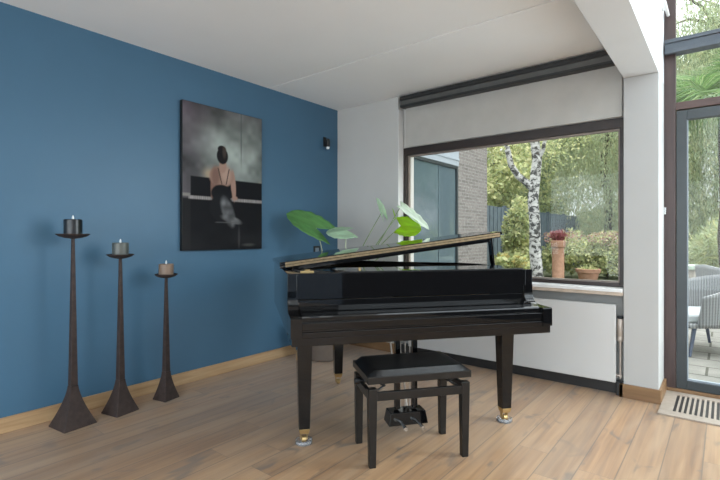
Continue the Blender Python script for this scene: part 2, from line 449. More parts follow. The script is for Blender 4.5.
# curtain rail along the beam
cr = thing('curtain_rail', 'white curtain rail fixed along the side of the beam near the glazed front', 'curtain rail', (3.068, 0, 2.875))
bm = B(); tube(bm, [(0, .33, 0), (0, -4.5, 0)], .011, 12); obj('rail', bm, 'sillw', cr, smooth=True)
for y in (.2, -1.6, -3.4): obj('bracket', boxes((-.028, 0, y - .012, y + .012, -.008, .012)), 'sillw', cr)

# roller blind in the niche above the window
rb = thing('roller_blind', 'grey beige roller blind hanging from a dark cassette above the wide window', 'blind', (1.8165, .03, HC))
obj('cassette', boxes((-.965, .995, -.055, .05, -.05, -.012), (-.965, .995, -.045, .05, -.118, -.095)), 'rail', rb, .002)
obj('cassette_face', boxes((-.965, .995, -.04, .05, -.095, -.05)), 'railg', rb)
obj('blind_fabric', boxes((-.945, .985, .028, .031, -.50, -.118)), 'fabric', rb)
obj('bottom_bar', boxes((-.945, .985, .022, .037, -.51, -.495)), 'fabric', rb, .002)

# radiator
ra = thing('radiator', 'flat white panel radiator under the wide window', 'radiator', (1.86, 0, 0))
obj('front_panel', boxes((-.92, .91, -.004, .02, .092, .676)), 'radw', ra, .006)
obj('back_panel', boxes((-.90, .89, .075, .09, .105, .66)), 'radw', ra, .004)
bm = B()
for i in range(46): box(bm, -.885 + i * .0385, -.875 + i * .0385, .02, .075, .12, .65)
obj('wall_bracket', boxes((.66, .7, .09, .119, .2, .6)), 'radw', ra)
obj('fins', bm, 'radw', ra)
obj('wall_bracket', boxes((-.7, -.66, .09, .119, .2, .6)), 'radw', ra)
v = B(); lathe(v, [(.019, 0), (.022, .006), (.022, .03), (.020, .034), (.020, .045), (.022, .048), (.022, .165), (.019, .170)], 24, (.934, .035, .40))
tv = obj('thermostat_valve', v, 'nickel', ra, smooth=True)
v = B(); lathe(v, [(.018, 0), (.0225, .004), (.0225, .016), (.018, .020)], 24, (.934, .035, .570)); obj('valve_cap', v, 'blackplastic', tv, smooth=True)
v = B(); tube(v, [(.934, .035, .40), (.934, .035, .12)], .008); tube(v, [(.905, .04, .14), (.945, .04, .14)], .012)
obj('pipe', v, 'nickel', ra, smooth=True)
obj('pipe_collar', boxes((.912, .955, .0, .05, .0, .105)), 'blackplastic', ra, .004)

# floor grille in front of the door
fg = thing('floor_grille', 'beige slotted heating grille let into the floor at the glass door', 'grille', (3.055, -.235, 0))
LX, LY = 2.6, .575
obj('frame', boxes((0, LX, 0, .095, 0, .011), (0, LX, LY - .075, LY, 0, .011), (0, .075, .095, LY - .075, 0, .011), (LX - .075, LX, .095, LY - .075, 0, .011)), 'grille', fg, .002)
bm = B(); x = .093
while x < LX - .08:
    box(bm, x, x + .013, .095, LY - .075, .002, .0095); x += .029
obj('slats', bm, 'grille', fg)
obj('pit', boxes((.075, LX - .075, .095, LY - .075, 0, .0015)), 'blackbase', fg)

# ------------------------------------------------------------------ grand piano
PZ = math.radians(52.3)
PO = (1.711, -2.295, 0)
pn = thing('grand_piano', 'black polished baby grand piano with its lid propped slightly open', 'piano', PO, PZ)
W = 1.5
def piano_outline(off=0., y0=.19, n=14):
    """rim outline, spine at X=0, tail, bent side"""
    pts = [(-off, y0), (-off, 1.46)]
    pts += [(p.x, p.y) for p in bez((-off, 1.46, 0), (-off, 1.60 + off, 0), (.16, 1.60 + off, 0), 6)[1:]]
    pts += [(p.x, p.y) for p in bez((.16, 1.60 + off, 0), (.60 + off, 1.62 + off, 0), (.80 + off, 1.40 + off * .5, 0), n)[1:]]
    pts += [(p.x, p.y) for p in bez((.80 + off, 1.40 + off * .5, 0), (1.02 + off, 1.15, 0), (1.26 + off, 1.02, 0), n)[1:]]
    pts += [(p.x, p.y) for p in bez((1.26 + off, 1.02, 0), (W + off, .90, 0), (W + off, .68, 0), 8)[1:]]
    pts += [(W + off, y0)]
    return pts
flat = lambda a, b, h: (a, b, h)
bm = B()
outer = piano_outline(0); inner = [(min(max(x, .05), W - .05) if True else x, y) for x, y in piano_outline(-.05)]
inner[0] = (.05, .19); inner[-1] = (W - .05, .19)
n = len(outer)
va = {}
for k, (pts, z) in enumerate(((outer, .655), (outer, .985), (inner, .985), (inner, .655))):
    va[k] = [bm.verts.new((p[0], p[1], z)) for p in pts]
for a, b in ((0, 1), (1, 2), (2, 3), (3, 0)):
    for i in range(n - 1): bm.faces.new((va[a][i], va[a][i + 1], va[b][i + 1], va[b][i]))
bm.faces.new([va[k][0] for k in range(4)]); bm.faces.new([va[k][-1] for k in (3, 2, 1, 0)])
obj('rim', bm, 'black', pn, .003, seg=2)
bm = B(); prism(bm, piano_outline(-.03, .2), flat, .66, .70); obj('bottom_board', bm, 'blacksat', pn)
bm = B(); prism(bm, piano_outline(-.055, .52), flat, .86, .875); obj('soundboard', bm, 'spruce', pn)
bm = B(); prism(bm, piano_outline(-.08, .56), flat, .885, .895)
for k in range(4): prism(bm, [(.2 + k * .3, .6), (.24 + k * .3, .6), (.2 + k * .21, 1.3 - k * .1), (.17 + k * .21, 1.3 - k * .1)], flat, .895, .915)
obj('iron_plate', bm, 'gold', pn, .002)
bm = B()
for k in range(60):
    x = .14 + k * .0202; y1 = 1.42 - .55 * (k / 59) ** 1.2
    tube(bm, [(x, .58, .93), (x * .8 + .05, y1, .93)], .0012, 4)
obj('strings', bm, 'nickel', pn)
# upright panel above the keys, music shelf, key lid, cheeks, key slip, key bed
obj('nameboard', boxes((.05, W - .05, .196, .215, .842, .985), (.05, W - .05, .200, .215, .79, .838)), 'black', pn, .002)
ms = obj('music_shelf', boxes((.29, W - .055, .2, .50, .978, .992), (.05, .29, .215, .50, .972, .984)), 'black', pn, .004)
obj('shelf_pin', boxes((.42, .432, .29, .302, .992, 1.006)), 'brass', ms)
v = B(); box(v, .075, .15, .23, .26, .984, .996); box(v, .10, .13, .235, .258, .996, 1.003); obj('lid_catch', v, 'brass', pn, .003)
bm = B()
prof = [(.205, .806), (.042, .780), (.034, .777), (.031, .770), (.031, .748), (.205, .748)]
prism(bm, prof, lambda a, b, h: (h, a, b), .062, W - .062)
obj('key_lid', bm, 'black', pn)
cheek = [(.0, .672), (.0, .770), (.005, .776)] + [(.10 + .09 * math.sin(q * PI / 24), .778 + .075 * (1 - math.cos(q * PI / 24)) ** 1.3) for q in range(13)] + [(.19, .89), (.205, .89), (.205, .672)]
for x0, x1 in ((.0, .058), (W - .058, W)):
    bm = B(); prism(bm, cheek, lambda a, b, h: (h, a, b), x0, x1); obj('cheek', bm, 'black', pn)
obj('key_slip', boxes((.058, W - .058, .006, .03, .712, .748), (.058, W - .058, .012, .03, .70, .712), (.058, W - .058, .004, .03, .672, .70)), 'black', pn, .003)
obj('key_bed', boxes((.006, W - .006, .008, .55, .63, .672)), 'black', pn, .003)
# lid: hinged on the spine, front flap folded back on top
TH = math.radians(7.3)
lidm = Matrix.Translation((-.012, 0, .987)) @ Matrix.Rotation(-TH, 4, 'Y')
def lidfn(a, b, h): return tuple(lidm @ Vector((a + .012, b, h)))
YF = .555
bm = B(); prism(bm, piano_outline(.014, YF), lidfn, 0, .020)
lid = obj('lid', bm, 'black', pn, .003)
bm = B(); prism(bm, [(-.014, YF), (W + .03, YF), (W + .03, YF + .40), (-.014, YF + .40)], lidfn, .0205, .040)
obj('lid_flap', bm, 'black', lid, .003)
bm = B(); prism(bm, [(.02, YF - .003), (W + .008, YF - .003), (W + .008, YF + .002), (.02, YF + .002)], lidfn, .006, .0185)
prism(bm, [(.02, YF - .003), (W + .008, YF - .003), (W + .008, YF + .002), (.02, YF + .002)], lidfn, .0215, .034)
obj('hinge', bm, 'brasshinge', lid)
bm = B(); prism(bm, [(.06, YF + .004), (1.43, YF + .004), (1.43, YF + .05), (.06, YF + .05)], lidfn, -.022, 0)
obj('lid_batten', bm, 'black', lid, .002)
bm = B(); prism(bm, [(1.478, .615), (1.492, .615), (1.492, .66), (1.478, .66)], lambda a, b, h: (a - (h - .985) * .12, b, h), .985, 1.178)
obj('prop_stick', bm, 'black', pn, .002)
# legs with brass ferrules and casters
for (lx, ly) in ((.105, .325), (1.395, .335), (.495, 1.31)):
    bm = B(); frustum(bm, (lx, ly), .062, .062, .088, (lx, ly), .088, .088, .60); frustum(bm, (lx, ly), .10, .10, .60, (lx, ly), .104, .104, .66)
    lg = obj('leg', bm, 'black', pn, .003)
    bm = B(); frustum(bm, (lx, ly), .050, .050, .062, (lx, ly), .064, .064, .092); obj('ferrule', bm, 'brass', lg, .002)
    bm = B(); tube(bm, [(lx - .012, ly, .024), (lx + .012, ly, .024)], .020, 18); tube(bm, [(lx - .02, ly, .024), (lx + .02, ly, .024)], .006, 8)
    box(bm, lx - .02, lx - .015, ly - .008, ly + .02, .02, .062); box(bm, lx + .015, lx + .02, ly - .008, ly + .02, .02, .062)
    obj('caster', bm, 'brass', lg, .001)
# pedal lyre
ly_ = thing('pedal_lyre', None, None); ly_.parent = pn; ly_.location = (.722, .325, 0)
for sx in (-1, 1):
    bm = B(); frustum(bm, (sx * .055, 0), .030, .034, .15, (sx * .055, 0), .030, .034, .64); obj('post', bm, 'black', ly_, .003)
bm = B(); frustum(bm, (0, 0), .246, .115, .066, (0, 0), .220, .10, .142); obj('pedal_box', bm, 'black', ly_, .005)
for px in (-.035, .035):
    bm = B(); tube(bm, [(px * 1.4, -.04, .09), (px * 1.45, -.10, .088), (px * 1.5, -.15, .084)], [.006, .009, .012], 10)
    obj('pedal', bm, 'chrome', ly_, smooth=True)
bm = B()
for px in (-.03, 0, .03): tube(bm, [(px, .01, .155), (px, .01, .63)], .0035, 8)
tube(bm, [(-.03, .06, .12), (-.03, .26, .62)], .006, 8); tube(bm, [(.03, .06, .12), (.03, .26, .62)], .006, 8)
obj('pedal_rod', bm, 'nickel', ly_, smooth=True)

def rot_p(x, y, z=0):
    return (PO[0] + x * math.cos(PZ) - y * math.sin(PZ), PO[1] + x * math.sin(PZ) + y * math.cos(PZ), z)
for nm, (lx, ly) in (('left', (.105, .325)), ('right', (1.395, .335))):
    bm = B(); lathe(bm, [(.046, 0), (.050, .004), (.048, .022), (.040, .024), (.034, .0035), (.0, .003)], 28)
    c = obj('caster_cup', bm, 'cup', None, smooth=True, loc=rot_p(lx, ly, 0))
    tag(c, {'left': 'clear glass caster cup under the piano leg nearest the blue wall', 'right': 'clear glass caster cup under the piano leg nearest the radiator'}[nm], 'caster cup', 'caster cups under the piano')

# ------------------------------------------------------------------ bench
bn = thing('piano_bench', 'black piano bench with padded leather seat in front of the piano', 'bench', rot_p(.672, .115), PZ)
hx, hy = .2585, .145
bm = B()
N = 14
SX, SY = .288, .175
grid = {}
for i in range(N + 1):
    for j in range(N + 1):
        a, b = -1 + 2 * i / N, -1 + 2 * j / N
        ea, eb = min(1, (1 - abs(a)) / .16), min(1, (1 - abs(b)) / .22)
        h = .468 + .030 * (1 - (1 - ea) ** 2) ** .5 * (1 - (1 - eb) ** 2) ** .5 + .004 * math.cos(a * PI / 2) * math.cos(b * PI / 2)
        grid[i, j] = bm.verts.new((a * SX * (.985), b * SY * .985, h))
for i in range(N):
    for j in range(N): bm.faces.new((grid[i, j], grid[i + 1, j], grid[i + 1, j + 1], grid[i, j + 1]))
edge = [grid[i, 0] for i in range(N + 1)] + [grid[N, j] for j in range(1, N + 1)] + [grid[i, N] for i in range(N - 1, -1, -1)] + [grid[0, j] for j in range(N - 1, 0, -1)]
bm.faces.new(edge[::-1])
obj('seat_cushion', bm, 'lea', bn, smooth=True)
obj('seat_frame', boxes((-SX, SX, -SY, SY, .432, .470)), 'blacksat', bn, .004)
for sx in (-1, 1):
    for sy in (-1, 1):
        bm = B(); frustum(bm, (sx * hx, sy * hy), .036, .036, 0, (sx * hx, sy * hy), .047, .047, .405); obj('leg', bm, 'blacksat', bn, .003)
obj('apron', boxes((-hx + .02, hx - .02, -hy - .02, -hy + .004, .342, .386), (-hx + .02, hx - .02, hy - .004, hy + .02, .342, .386),
                   (-hx - .02, -hx + .004, -hy + .02, hy - .02, .342, .386), (hx - .004, hx + .02, -hy + .02, hy - .02, .342, .386)), 'blacksat', bn, .003)
bm = B()
for sx in (-1, 1):
    for sy in (-1, 1):
        tube(bm, [(sx * .235, sy * .11, .372), (sx * .185, sy * .11, .402), (sx * .235, sy * .11, .434)], .007, 8)
tube(bm, [(-.18, -.11, .402), (-.18, .11, .402)], .006, 8); tube(bm, [(.18, -.11, .402), (.18, .11, .402)], .006, 8)
tube(bm, [(-.30, 0, .402), (.30, 0, .402)], .006, 8)
obj('scissor_lift', bm, 'blackplastic', bn, smooth=True)
for sx in (-1, 1):
    bm = B(); tube(bm, [(sx * .29, 0, .402), (sx * .318, 0, .402)], .016, 16); obj('height_knob', bm, 'blackplastic', bn, .002)

# ------------------------------------------------------------------ candle holders and candles
def holder(loc, H, base, stem_z, plate, label, rot):
    t = thing('candle_holder', label, 'candle holder', loc, rot, 'rusty candle holders along the blue wall')
    prof = [(base / 2, 0), (base / 2, .006)]
    for k in range(1, 13):
        f = k / 12; prof.append((.022 + (base / 2 - .022) * (1 - f) ** 1.45, .006 + (stem_z - .006) * f))
    bm = B(); rings = []
    def ring(hw, z): return [bm.verts.new((sx * hw, sy * hw, z)) for sx, sy in ((-1, -1), (1, -1), (1, 1), (-1, 1))]
    for h, z in prof: rings.append(ring(h, z))
    for a, b in zip(rings, rings[1:]):
        for i in range(4): bm.faces.new((a[i], a[(i + 1) % 4], b[(i + 1) % 4], b[i]))
    bm.faces.new(rings[0][::-1]); bm.faces.new(rings[-1])
    obj('base', bm, 'iron', t, .003)
    bm = B(); frustum(bm, (0, 0), .042, .042, stem_z, (0, 0), .017, .017, H - .008); obj('stem', bm, 'iron', t, .004)
    bm = B(); R = plate
    lathe(bm, [(.012, -.012), (R * .45, -.008), (R * .8, .002), (R, .016), (R - .002, .019), (R * .8, .006), (R * .62, .0015), (.0, .0015)], 40)
    p = obj('drip_plate', bm, 'iron', t, smooth=True); p.location = (0, 0, H)
    return t
def candle(loc, r, h, mat, label):
    t = thing('candle', label, 'candle', loc, 0, 'pillar candles on the candle holders')
    bm = B(); lathe(bm, [(r - .003, 0), (r, .003), (r, h - .004), (r - .004, h), (r * .7, h - .002), (.0, h - .004)], 40); obj('wax', bm, mat, t, smooth=True)
    bm = B(); lathe(bm, [(.003, h - .005), (.007, h + .006), (.006, h + .014), (.002, h + .024), (.0, h + .027)], 14); obj('flame_tip', bm, 'tip', t, smooth=True)
for loc, H, bs, sz, pl, rot, cr_, ch, cm, l1, l2 in (
    ((.195, -2.74), 1.185, .195, .25, .095, .12, .051, .107, 'cblack', 'tallest of the three rusty brown candle holders, farthest from the piano', 'glossy black pillar candle on the tallest holder'),
    ((.205, -2.455), 1.048, .165, .22, .085, .2, .051, .094, 'cgrey', 'middle-sized rusty brown iron candle holder between the other two', 'grey green pillar candle on the middle holder'),
    ((.205, -2.13), .893, .13, .20, .080, .2, .051, .090, 'ctaupe', 'shortest rusty brown iron candle holder, nearest the picture and the piano', 'matt taupe pillar candle on the shortest holder')):
    holder((*loc, 0), H, bs, sz, pl, l1, rot)
    candle((*loc, H + .003), cr_, ch, cm, l2)

# ------------------------------------------------------------------ canvas print
cv = thing('canvas_picture', 'dark canvas print of a woman seen from behind playing a piano', 'picture', (0, -1.505, 1.072))
obj('canvas_edge', boxes((.001, .036, -.4, .4, 0, 1.205)), 'canvasedge', cv, .002)
def sstep(a, b, x):
    t = np.clip((x - a) / (b - a), 0, 1); return t * t * (3 - 2 * t)
def print_colours(s, t):
    """s 0..1 across, t 0..1 up"""
    def vn(fx, fy, seed):
        r = np.random.default_rng(seed); g_ = r.random((int(fy) + 3, int(fx) + 3))
        x, y = s * fx, t * fy; xi, yi = x.astype(int), y.astype(int); a, b = x - xi, y - yi
        a, b = a * a * (3 - 2 * a), b * b * (3 - 2 * b)
        return (g_[yi, xi] * (1 - a) + g_[yi, xi + 1] * a) * (1 - b) + (g_[yi + 1, xi] * (1 - a) + g_[yi + 1, xi + 1] * a) * b
    cloud = .5 * vn(3, 5, 1) + .3 * vn(7, 10, 2) + .2 * vn(17, 26, 3)
    lum = .06 + .20 * np.exp(-(((s - .52) / .27) ** 2 + ((t - .68) / .20) ** 2)) + .13 * np.exp(-(((s - .88) / .16) ** 2 + ((t - .70) / .25) ** 2))
    lum = lum * 1.55 * (.15 + 1.5 * cloud)
    c = np.stack([lum * .93, lum * 1.03, lum * .96], -1)
    purple = sstep(.5, .05, s) * .035 * cloud + .02 * sstep(.8, 1., t) * cloud
    c[..., 0] += purple; c[..., 2] += purple * .8
    def put(mask, col):
        nonlocal c
        col = np.array(col) if not isinstance(col, np.ndarray) else col
        c = c * (1 - mask[..., None]) + col * mask[..., None]
    def ell(cx, cy, rx, ry, soft=.12, ang=0.):
        dx, dy = (s - cx + .02) * .8 / 1.06, (t - cy) * 1.2
        ca, sa = math.cos(ang), math.sin(ang)
        u, v_ = dx * ca + dy * sa, -dx * sa + dy * ca
        return sstep(1 + soft, 1 - soft, np.sqrt((u / rx) ** 2 + (v_ / ry) ** 2))
    put(.9 * np.exp(-(((s - .30) / .06) ** 2 + ((t - .53) / .035) ** 2)), (.42, .33, .22))
    put(.8 * np.exp(-(((s - .985) / .03) ** 2 + ((t - .47) / .03) ** 2)), (.6, .55, .42))
    put(.75 * sstep(.012, .004, np.abs(s - .71)) * sstep(.55, .75, t), (.09, .10, .10))
    put(sstep(.36, .345, t), (.013, .0125, .014))
    put(sstep(.505, .50, t) * sstep(.08, .095, s), (.005, .005, .007))
    put(sstep(.372, .367, t) * sstep(.345, .350, t) * sstep(.06, .07, s) * (.5 + .5 * (np.sin(s * 330) > -.6)), (.33, .30, .29))
    put(sstep(.09, .075, s) * sstep(.39, .38, t) * sstep(.36, .37, t), (.25, .23, .21))
    refl = sstep(.30, .0, t) * .5 * vn(6, 12, 5); put(refl * .35, (.06, .062, .065))
    skin, skind = (.36, .225, .175), (.20, .115, .09)
    put(ell(.37, .47, .022, .13, .2, -.06), skind); put(ell(.625, .465, .024, .135, .2, .07), skin)
    put(ell(.372, .375, .022, .022, .3), skind); put(ell(.645, .372, .028, .018, .3), skin)
    put(ell(.475, .52, .115, .088, .12), (.32, .20, .155)); put(ell(.40, .515, .04, .085, .5), skind)
    put(ell(.53, .54, .045, .07, .6), (.44, .29, .23))
    put(ell(.49, .605, .034, .07, .2), skin)
    put(ell(.485, .668, .054, .070, .1), (.010, .008, .009)); put(ell(.478, .715, .040, .032, .15), (.012, .009, .010))
    put(.5 * ell(.51, .70, .018, .05, .6), (.10, .07, .055))
    for a, b_ in ((.41, .46), (.55, .51)):
        put(.8 * sstep(.010, .004, np.abs(s - (a + (b_ - a) * (.58 - t) / .12))) * sstep(.46, .47, t) * sstep(.585, .575, t), (.02, .015, .015))
    put(ell(.475, .40, .098, .075, .1), (.006, .006, .008)); put(ell(.48, .30, .115, .12, .12), (.009, .009, .011))
    silver = (.05 + .20 * vn(14, 30, 8) * vn(25, 12, 9)); sc = np.stack([silver * .98, silver, silver * 1.04], -1)
    put(ell(.555, .27, .055, .13, .25, .35), sc); put(ell(.60, .215, .10, .028, .3, -.25), sc * 1.3)
    put(.6 * sstep(.006, .002, np.abs(t - .193)) * sstep(.36, .4, s) * sstep(.72, .66, s), (.10, .10, .10))
    put(.5 * ell(.70, .08, .01, .09, .6), (.08, .08, .08)); put(.6 * ell(.83, .03, .06, .012, .6), (.09, .09, .085))
    return np.clip(c * .95, .002, 1)
ns, nt_ = 150, 225
ss, tt = np.meshgrid(np.linspace(0, 1, ns + 1), np.linspace(0, 1, nt_ + 1))
colr = print_colours(ss, tt)
verts = np.stack([np.full(ss.size, .0368), -.397 + ss.ravel() * .794, .003 + tt.ravel() * 1.199], -1)
idx = np.arange((ns + 1) * (nt_ + 1)).reshape(nt_ + 1, ns + 1)
quads = np.stack([idx[:-1, :-1], idx[:-1, 1:], idx[1:, 1:], idx[1:, :-1]], -1).reshape(-1, 4)
me = bpy.data.meshes.new('printed_face'); me.from_pydata(verts.tolist(), [], quads.tolist())
ca = me.color_attributes.new('Col', 'FLOAT_COLOR', 'POINT')
ca.data.foreach_set('color', np.concatenate([colr.reshape(-1, 3), np.ones((ss.size, 1))], 1).astype(np.float32).ravel())
me.materials.append(M['canvas'])
po = bpy.data.objects.new('printed_face', me); COL.objects.link(po); po.parent = cv

# ------------------------------------------------------------------ small things on the blue wall
sp = thing('wall_spotlight', 'small black wall spotlight with pale tip near the corner', 'wall lamp', (0, -.215, 2.205))
obj('bracket', boxes((.0, .012, -.022, .022, -.045, .06), (.010, .03, -.010, .010, -.01, .012)), 'blackplastic', sp, .004)
bm = B(); lathe(bm, [(.018, -.03), (.024, -.026), (.024, .045), (.014, .055), (0, .055)], 20, (.05, 0, -.02)); sh = obj('lamp_shade', bm, 'blackplastic', sp, smooth=True)
bm = B(); lathe(bm, [(.0, -.026), (.016, -.022), (.021, -.008), (.021, .0), (.0, .0)], 20, (.05, 0, -.052)); obj('bulb', bm, 'tip', sp, smooth=True)
sw = thing('wall_switch', 'small square black wall switch above the piano lid', 'switch', (0, -.34, 1.0))
obj('cover_frame', boxes((0, .010, -.045, -.026, 0, .084), (0, .010, .026, .045, 0, .084), (0, .010, -.026, .026, 0, .020), (0, .010, -.026, .026, .064, .084)), 'blackplastic', sw, .002)
obj('rocker', boxes((0, .012, -.026, .026, .020, .064)), 'greyplastic', sw, .002)

# ------------------------------------------------------------------ potted plant in the corner behind the piano
pp = thing('potted_plant', 'large leafed house plant in a taupe pot in the corner behind the piano', 'plant', (.36, -.60, 0))
bm = B(); lathe(bm, [(.13, 0), (.145, .01), (.185, .40), (.19, .43), (.18, .435), (.17, .43), (.165, .40), (0, .39)], 40); obj('pot', bm, 'pot', pp, smooth=True)
bm = B(); lathe(bm, [(.165, .395), (.08, .41), (0, .415)], 24, cap=False); obj('soil', bm, 'soil', pp, smooth=True)
def leaf_bm(L, Wd, fold=.25, droop=.3, lobe=.3, curl=0.):
    bm = B(); nu, nv = 18, 12; g_ = {}
    for i in range(nu + 1):
        t = i / nu
        for j in range(nv + 1):
            v_ = -1 + 2 * j / nv
            s0 = -lobe * L * abs(v_) ** .8
            sh_ = (1 - t) ** .62 * (.62 + 1.25 * t) * (1 + .035 * math.sin(t * 34))
            x_ = v_ * Wd * sh_
            y_ = s0 + (L - s0) * t
            z_ = fold * abs(x_) - droop * (y_ / L) ** 2 * L * .5 - curl * abs(v_) ** 2 * Wd + .012 * L * math.sin(t * 26 + abs(v_) * 4) * abs(v_)
            g_[i, j] = bm.verts.new((x_, y_, z_))
    for i in range(nu):
        for j in range(nv): bm.faces.new((g_[i, j], g_[i + 1, j], g_[i + 1, j + 1], g_[i, j + 1]))
    bmesh.ops.remove_doubles(bm, verts=bm.verts, dist=1e-5)
    return bm
PB = Vector((.36, -.60, 0))
CAMR = Vector((math.cos(math.radians(38.6)), math.sin(math.radians(38.6)), 0))
def add_leaf(p, d_, nrm, L, Wd, mat, petmat, bend, label=None, **kw):
    """p: world point where the stalk meets the blade, d_: direction of the midrib, nrm: upper side"""
    p, y = Vector(p), Vector(d_).normalized()
    x = y.cross(Vector(nrm)).normalized(); z = x.cross(y)
    o = obj('leaf', leaf_bm(L, Wd, **kw), mat, pp, smooth=True)
    sf = o.modifiers.new('solid', 'SOLIDIFY'); sf.thickness = .0012
    mw = Matrix((x, y, z)).transposed().to_4x4(); mw.translation = p - PB
    o.matrix_local = mw
    q = p - PB
    b0 = Vector((q.x * .12, q.y * .12, .40)); mid = Vector(bend) - PB
    bm = B(); pts = bez(b0, mid, q, 14); tube(bm, pts, [.009 - .0055 * k / 14 for k in range(15)], 8)
    obj('petiole', bm, petmat, o, smooth=True).matrix_local = mw.inverted()
    if label: o['label'] = label
# (image directions: CAMR = to the right, +z up, towards the camera = -FWD)
FWD = Vector((-math.sin(math.radians(38.6)), math.cos(math.radians(38.6)), 0))
UP = Vector((0, 0, 1))
def wp(px, py, dep): # plant layout helper: position at a given distance in front of the camera
    r_ = (px - 360) / 458 * dep; z_ = 1.19 - (py - 236) / 458 * dep
    return Vector((3.411, -3.868, 0)) + CAMR * r_ + FWD * dep + UP * z_
P_ = [tuple(round(c, 3) for c in wp(*a)) for a in ((316, 228, 4.35), (346, 230, 4.3), (382, 212, 4.5), (401, 226, 4.45), (401, 206, 4.5), (403, 243, 4.4), (395, 219, 4.5))]
add_leaf(P_[0], -CAMR * .85 + UP * .46 - FWD * .1, UP * .66 - FWD * .75 + CAMR * .1, .31, .165, 'leafd', 'stemp', wp(330, 268, 4.3), 'large dark green leaf', lobe=.62, fold=.18, droop=.12)
add_leaf(P_[1], -CAMR * .93 - UP * .02 - FWD * .3, UP * .8 - FWD * .6, .19, .12, 'leafp', 'stemp', wp(347, 262, 4.25), 'pale drooping leaf', lobe=.55, fold=-.3, droop=.3)
add_leaf(P_[2], UP * .95 - CAMR * .32, CAMR * .80 + UP * .30 - FWD * .45, .15, .085, 'leafp', 'stem', wp(352, 262, 4.4), 'pale upright leaf', lobe=.65, fold=.2, droop=.1)
add_leaf(P_[3], CAMR * .85 - UP * .12 - FWD * .1, -FWD * .9 + UP * .3, .20, .125, 'leafy', 'stem', wp(362, 258, 4.35), 'bright lime green leaf lit from behind', lobe=.3, fold=.1, droop=.2)
add_leaf(P_[4], CAMR * .78 - UP * .62, UP * .62 + CAMR * .40 - FWD * .62, .36, .085, 'leafw', 'stem', wp(368, 262, 4.4), 'long pale leaf', lobe=.1, fold=.15, droop=.05)
add_leaf(P_[5], CAMR * .95 + UP * .03 - FWD * .2, UP * .95 - FWD * .22, .17, .10, 'leafy', 'stem', wp(360, 262, 4.3), 'lime green leaf lying low over the piano lid', lobe=.2, fold=.05, droop=.1)
add_leaf(P_[6], -CAMR * .18 + UP * .95, CAMR * 1 + FWD * .2, .11, .018, 'leafy', 'stem', wp(360, 264, 4.4), 'slim unfurling leaf', lobe=.1, fold=.3, droop=.1)

# ------------------------------------------------------------------ outside
struct('terrace', boxes((.7, 12, .45, 10.2, -.2, -.02)), 'slab', 'pale stone slab terrace outside the windows', 'terrace')
struct('garden_ground', boxes((-40, .7, .3, 60, -.25, -.03), (.7, 12, 10.2, 60, -.25, -.03), (12, 40, -10, 60, -.25, -.03)), 'garden', 'mossy garden soil beyond the terrace', 'ground')

ow = thing('garage_wing', 'grey brick outbuilding with blue grey door left of the window view', 'building', (.70, .3, 0))
obj('brick_wall', boxes((-2.4, 0, 1.265, 2.19, -.05, 4.2), (-2.4, 0, 0, 1.265, 2.32, 4.2), (-2.4, -.06, 0, 1.265, -.05, 2.32)), 'brick', ow)
obj('door_surround', boxes((-.06, .012, 0, 1.265, 2.09, 2.32), (-.06, .02, 0, 1.27, 2.16, 2.19)), 'fascia', ow, .003)
dl = obj('door_leaf', boxes((-.06, -.015, .03, 1.24, .0, 2.06)), 'bluedoor', ow, .003)
obj('door_frame', boxes((-.06, .006, .0, .045, -.02, 2.09), (-.06, .006, 1.22, 1.265, -.02, 2.09), (-.06, .006, .045, 1.22, 2.055, 2.09)), 'doorgrey', ow, .003)
obj('door_mullion', boxes((-.02, -.009, .77, .79, .02, 2.05)), 'bluedoor', dl)

fn = thing('garden_fence', 'blue grey fence of upright boards behind the birch tree', 'fence', (-1.4, 2.6, 0))
bm = B(); y = 0
while y < 14.2:
    box(bm, -.012 + (.018 if int(y / .13) % 2 else 0), .010 + (.018 if int(y / .13) % 2 else 0), y, y + .125, .03, 1.98); y += .13
obj('boards', bm, 'fence', fn, 0)
for k in range(8): obj('post', boxes((-.06, .045, k * 2.0 - .03, k * 2.0 + .03, -.05, 2.03)), 'fence', fn)
obj('rail', boxes((-.05, -.012, 0, 14.2, .35, .42), (-.05, -.012, 0, 14.2, 1.6, 1.67)), 'fence', fn)

def leaves(name, pts, dirs, length, width, cols, parent, jit=.5):
    """a crown of thin leaf blades: pts (n,3), dirs (n,3)"""
    n_ = len(pts)
    dirs = dirs / np.linalg.norm(dirs, axis=1, keepdims=True)
    rv = RNG.normal(size=(n_, 3)); sd = np.cross(dirs, rv); sd /= np.linalg.norm(sd, axis=1, keepdims=True)
    ln = length * (1 + jit * (RNG.random((n_, 1)) - .5)); wd = width * (1 + jit * (RNG.random((n_, 1)) - .5))
    a = pts; c_ = pts + dirs * ln; b = pts + dirs * ln * .45 + sd * wd; d_ = pts + dirs * ln * .45 - sd * wd
    v = np.stack([a, b, c_, d_], 1).reshape(-1, 3)
    q = np.arange(n_ * 4).reshape(-1, 4)
    me = bpy.data.meshes.new(name); me.from_pydata(v.tolist(), [], q.tolist())
    at = me.color_attributes.new('Col', 'FLOAT_COLOR', 'POINT')
    k = np.array(cols)[RNG.integers(0, len(cols), n_)] * (.75 + .5 * RNG.random((n_, 1)))
    k = np.repeat(np.concatenate([k, np.ones((n_, 1))], 1), 4, 0)
    at.data.foreach_set('color', k.astype(np.float32).ravel())
    me.materials.append(M['foliage'])
    o = bpy.data.objects.new(name, me); COL.objects.link(o); o.parent = parent
    return o
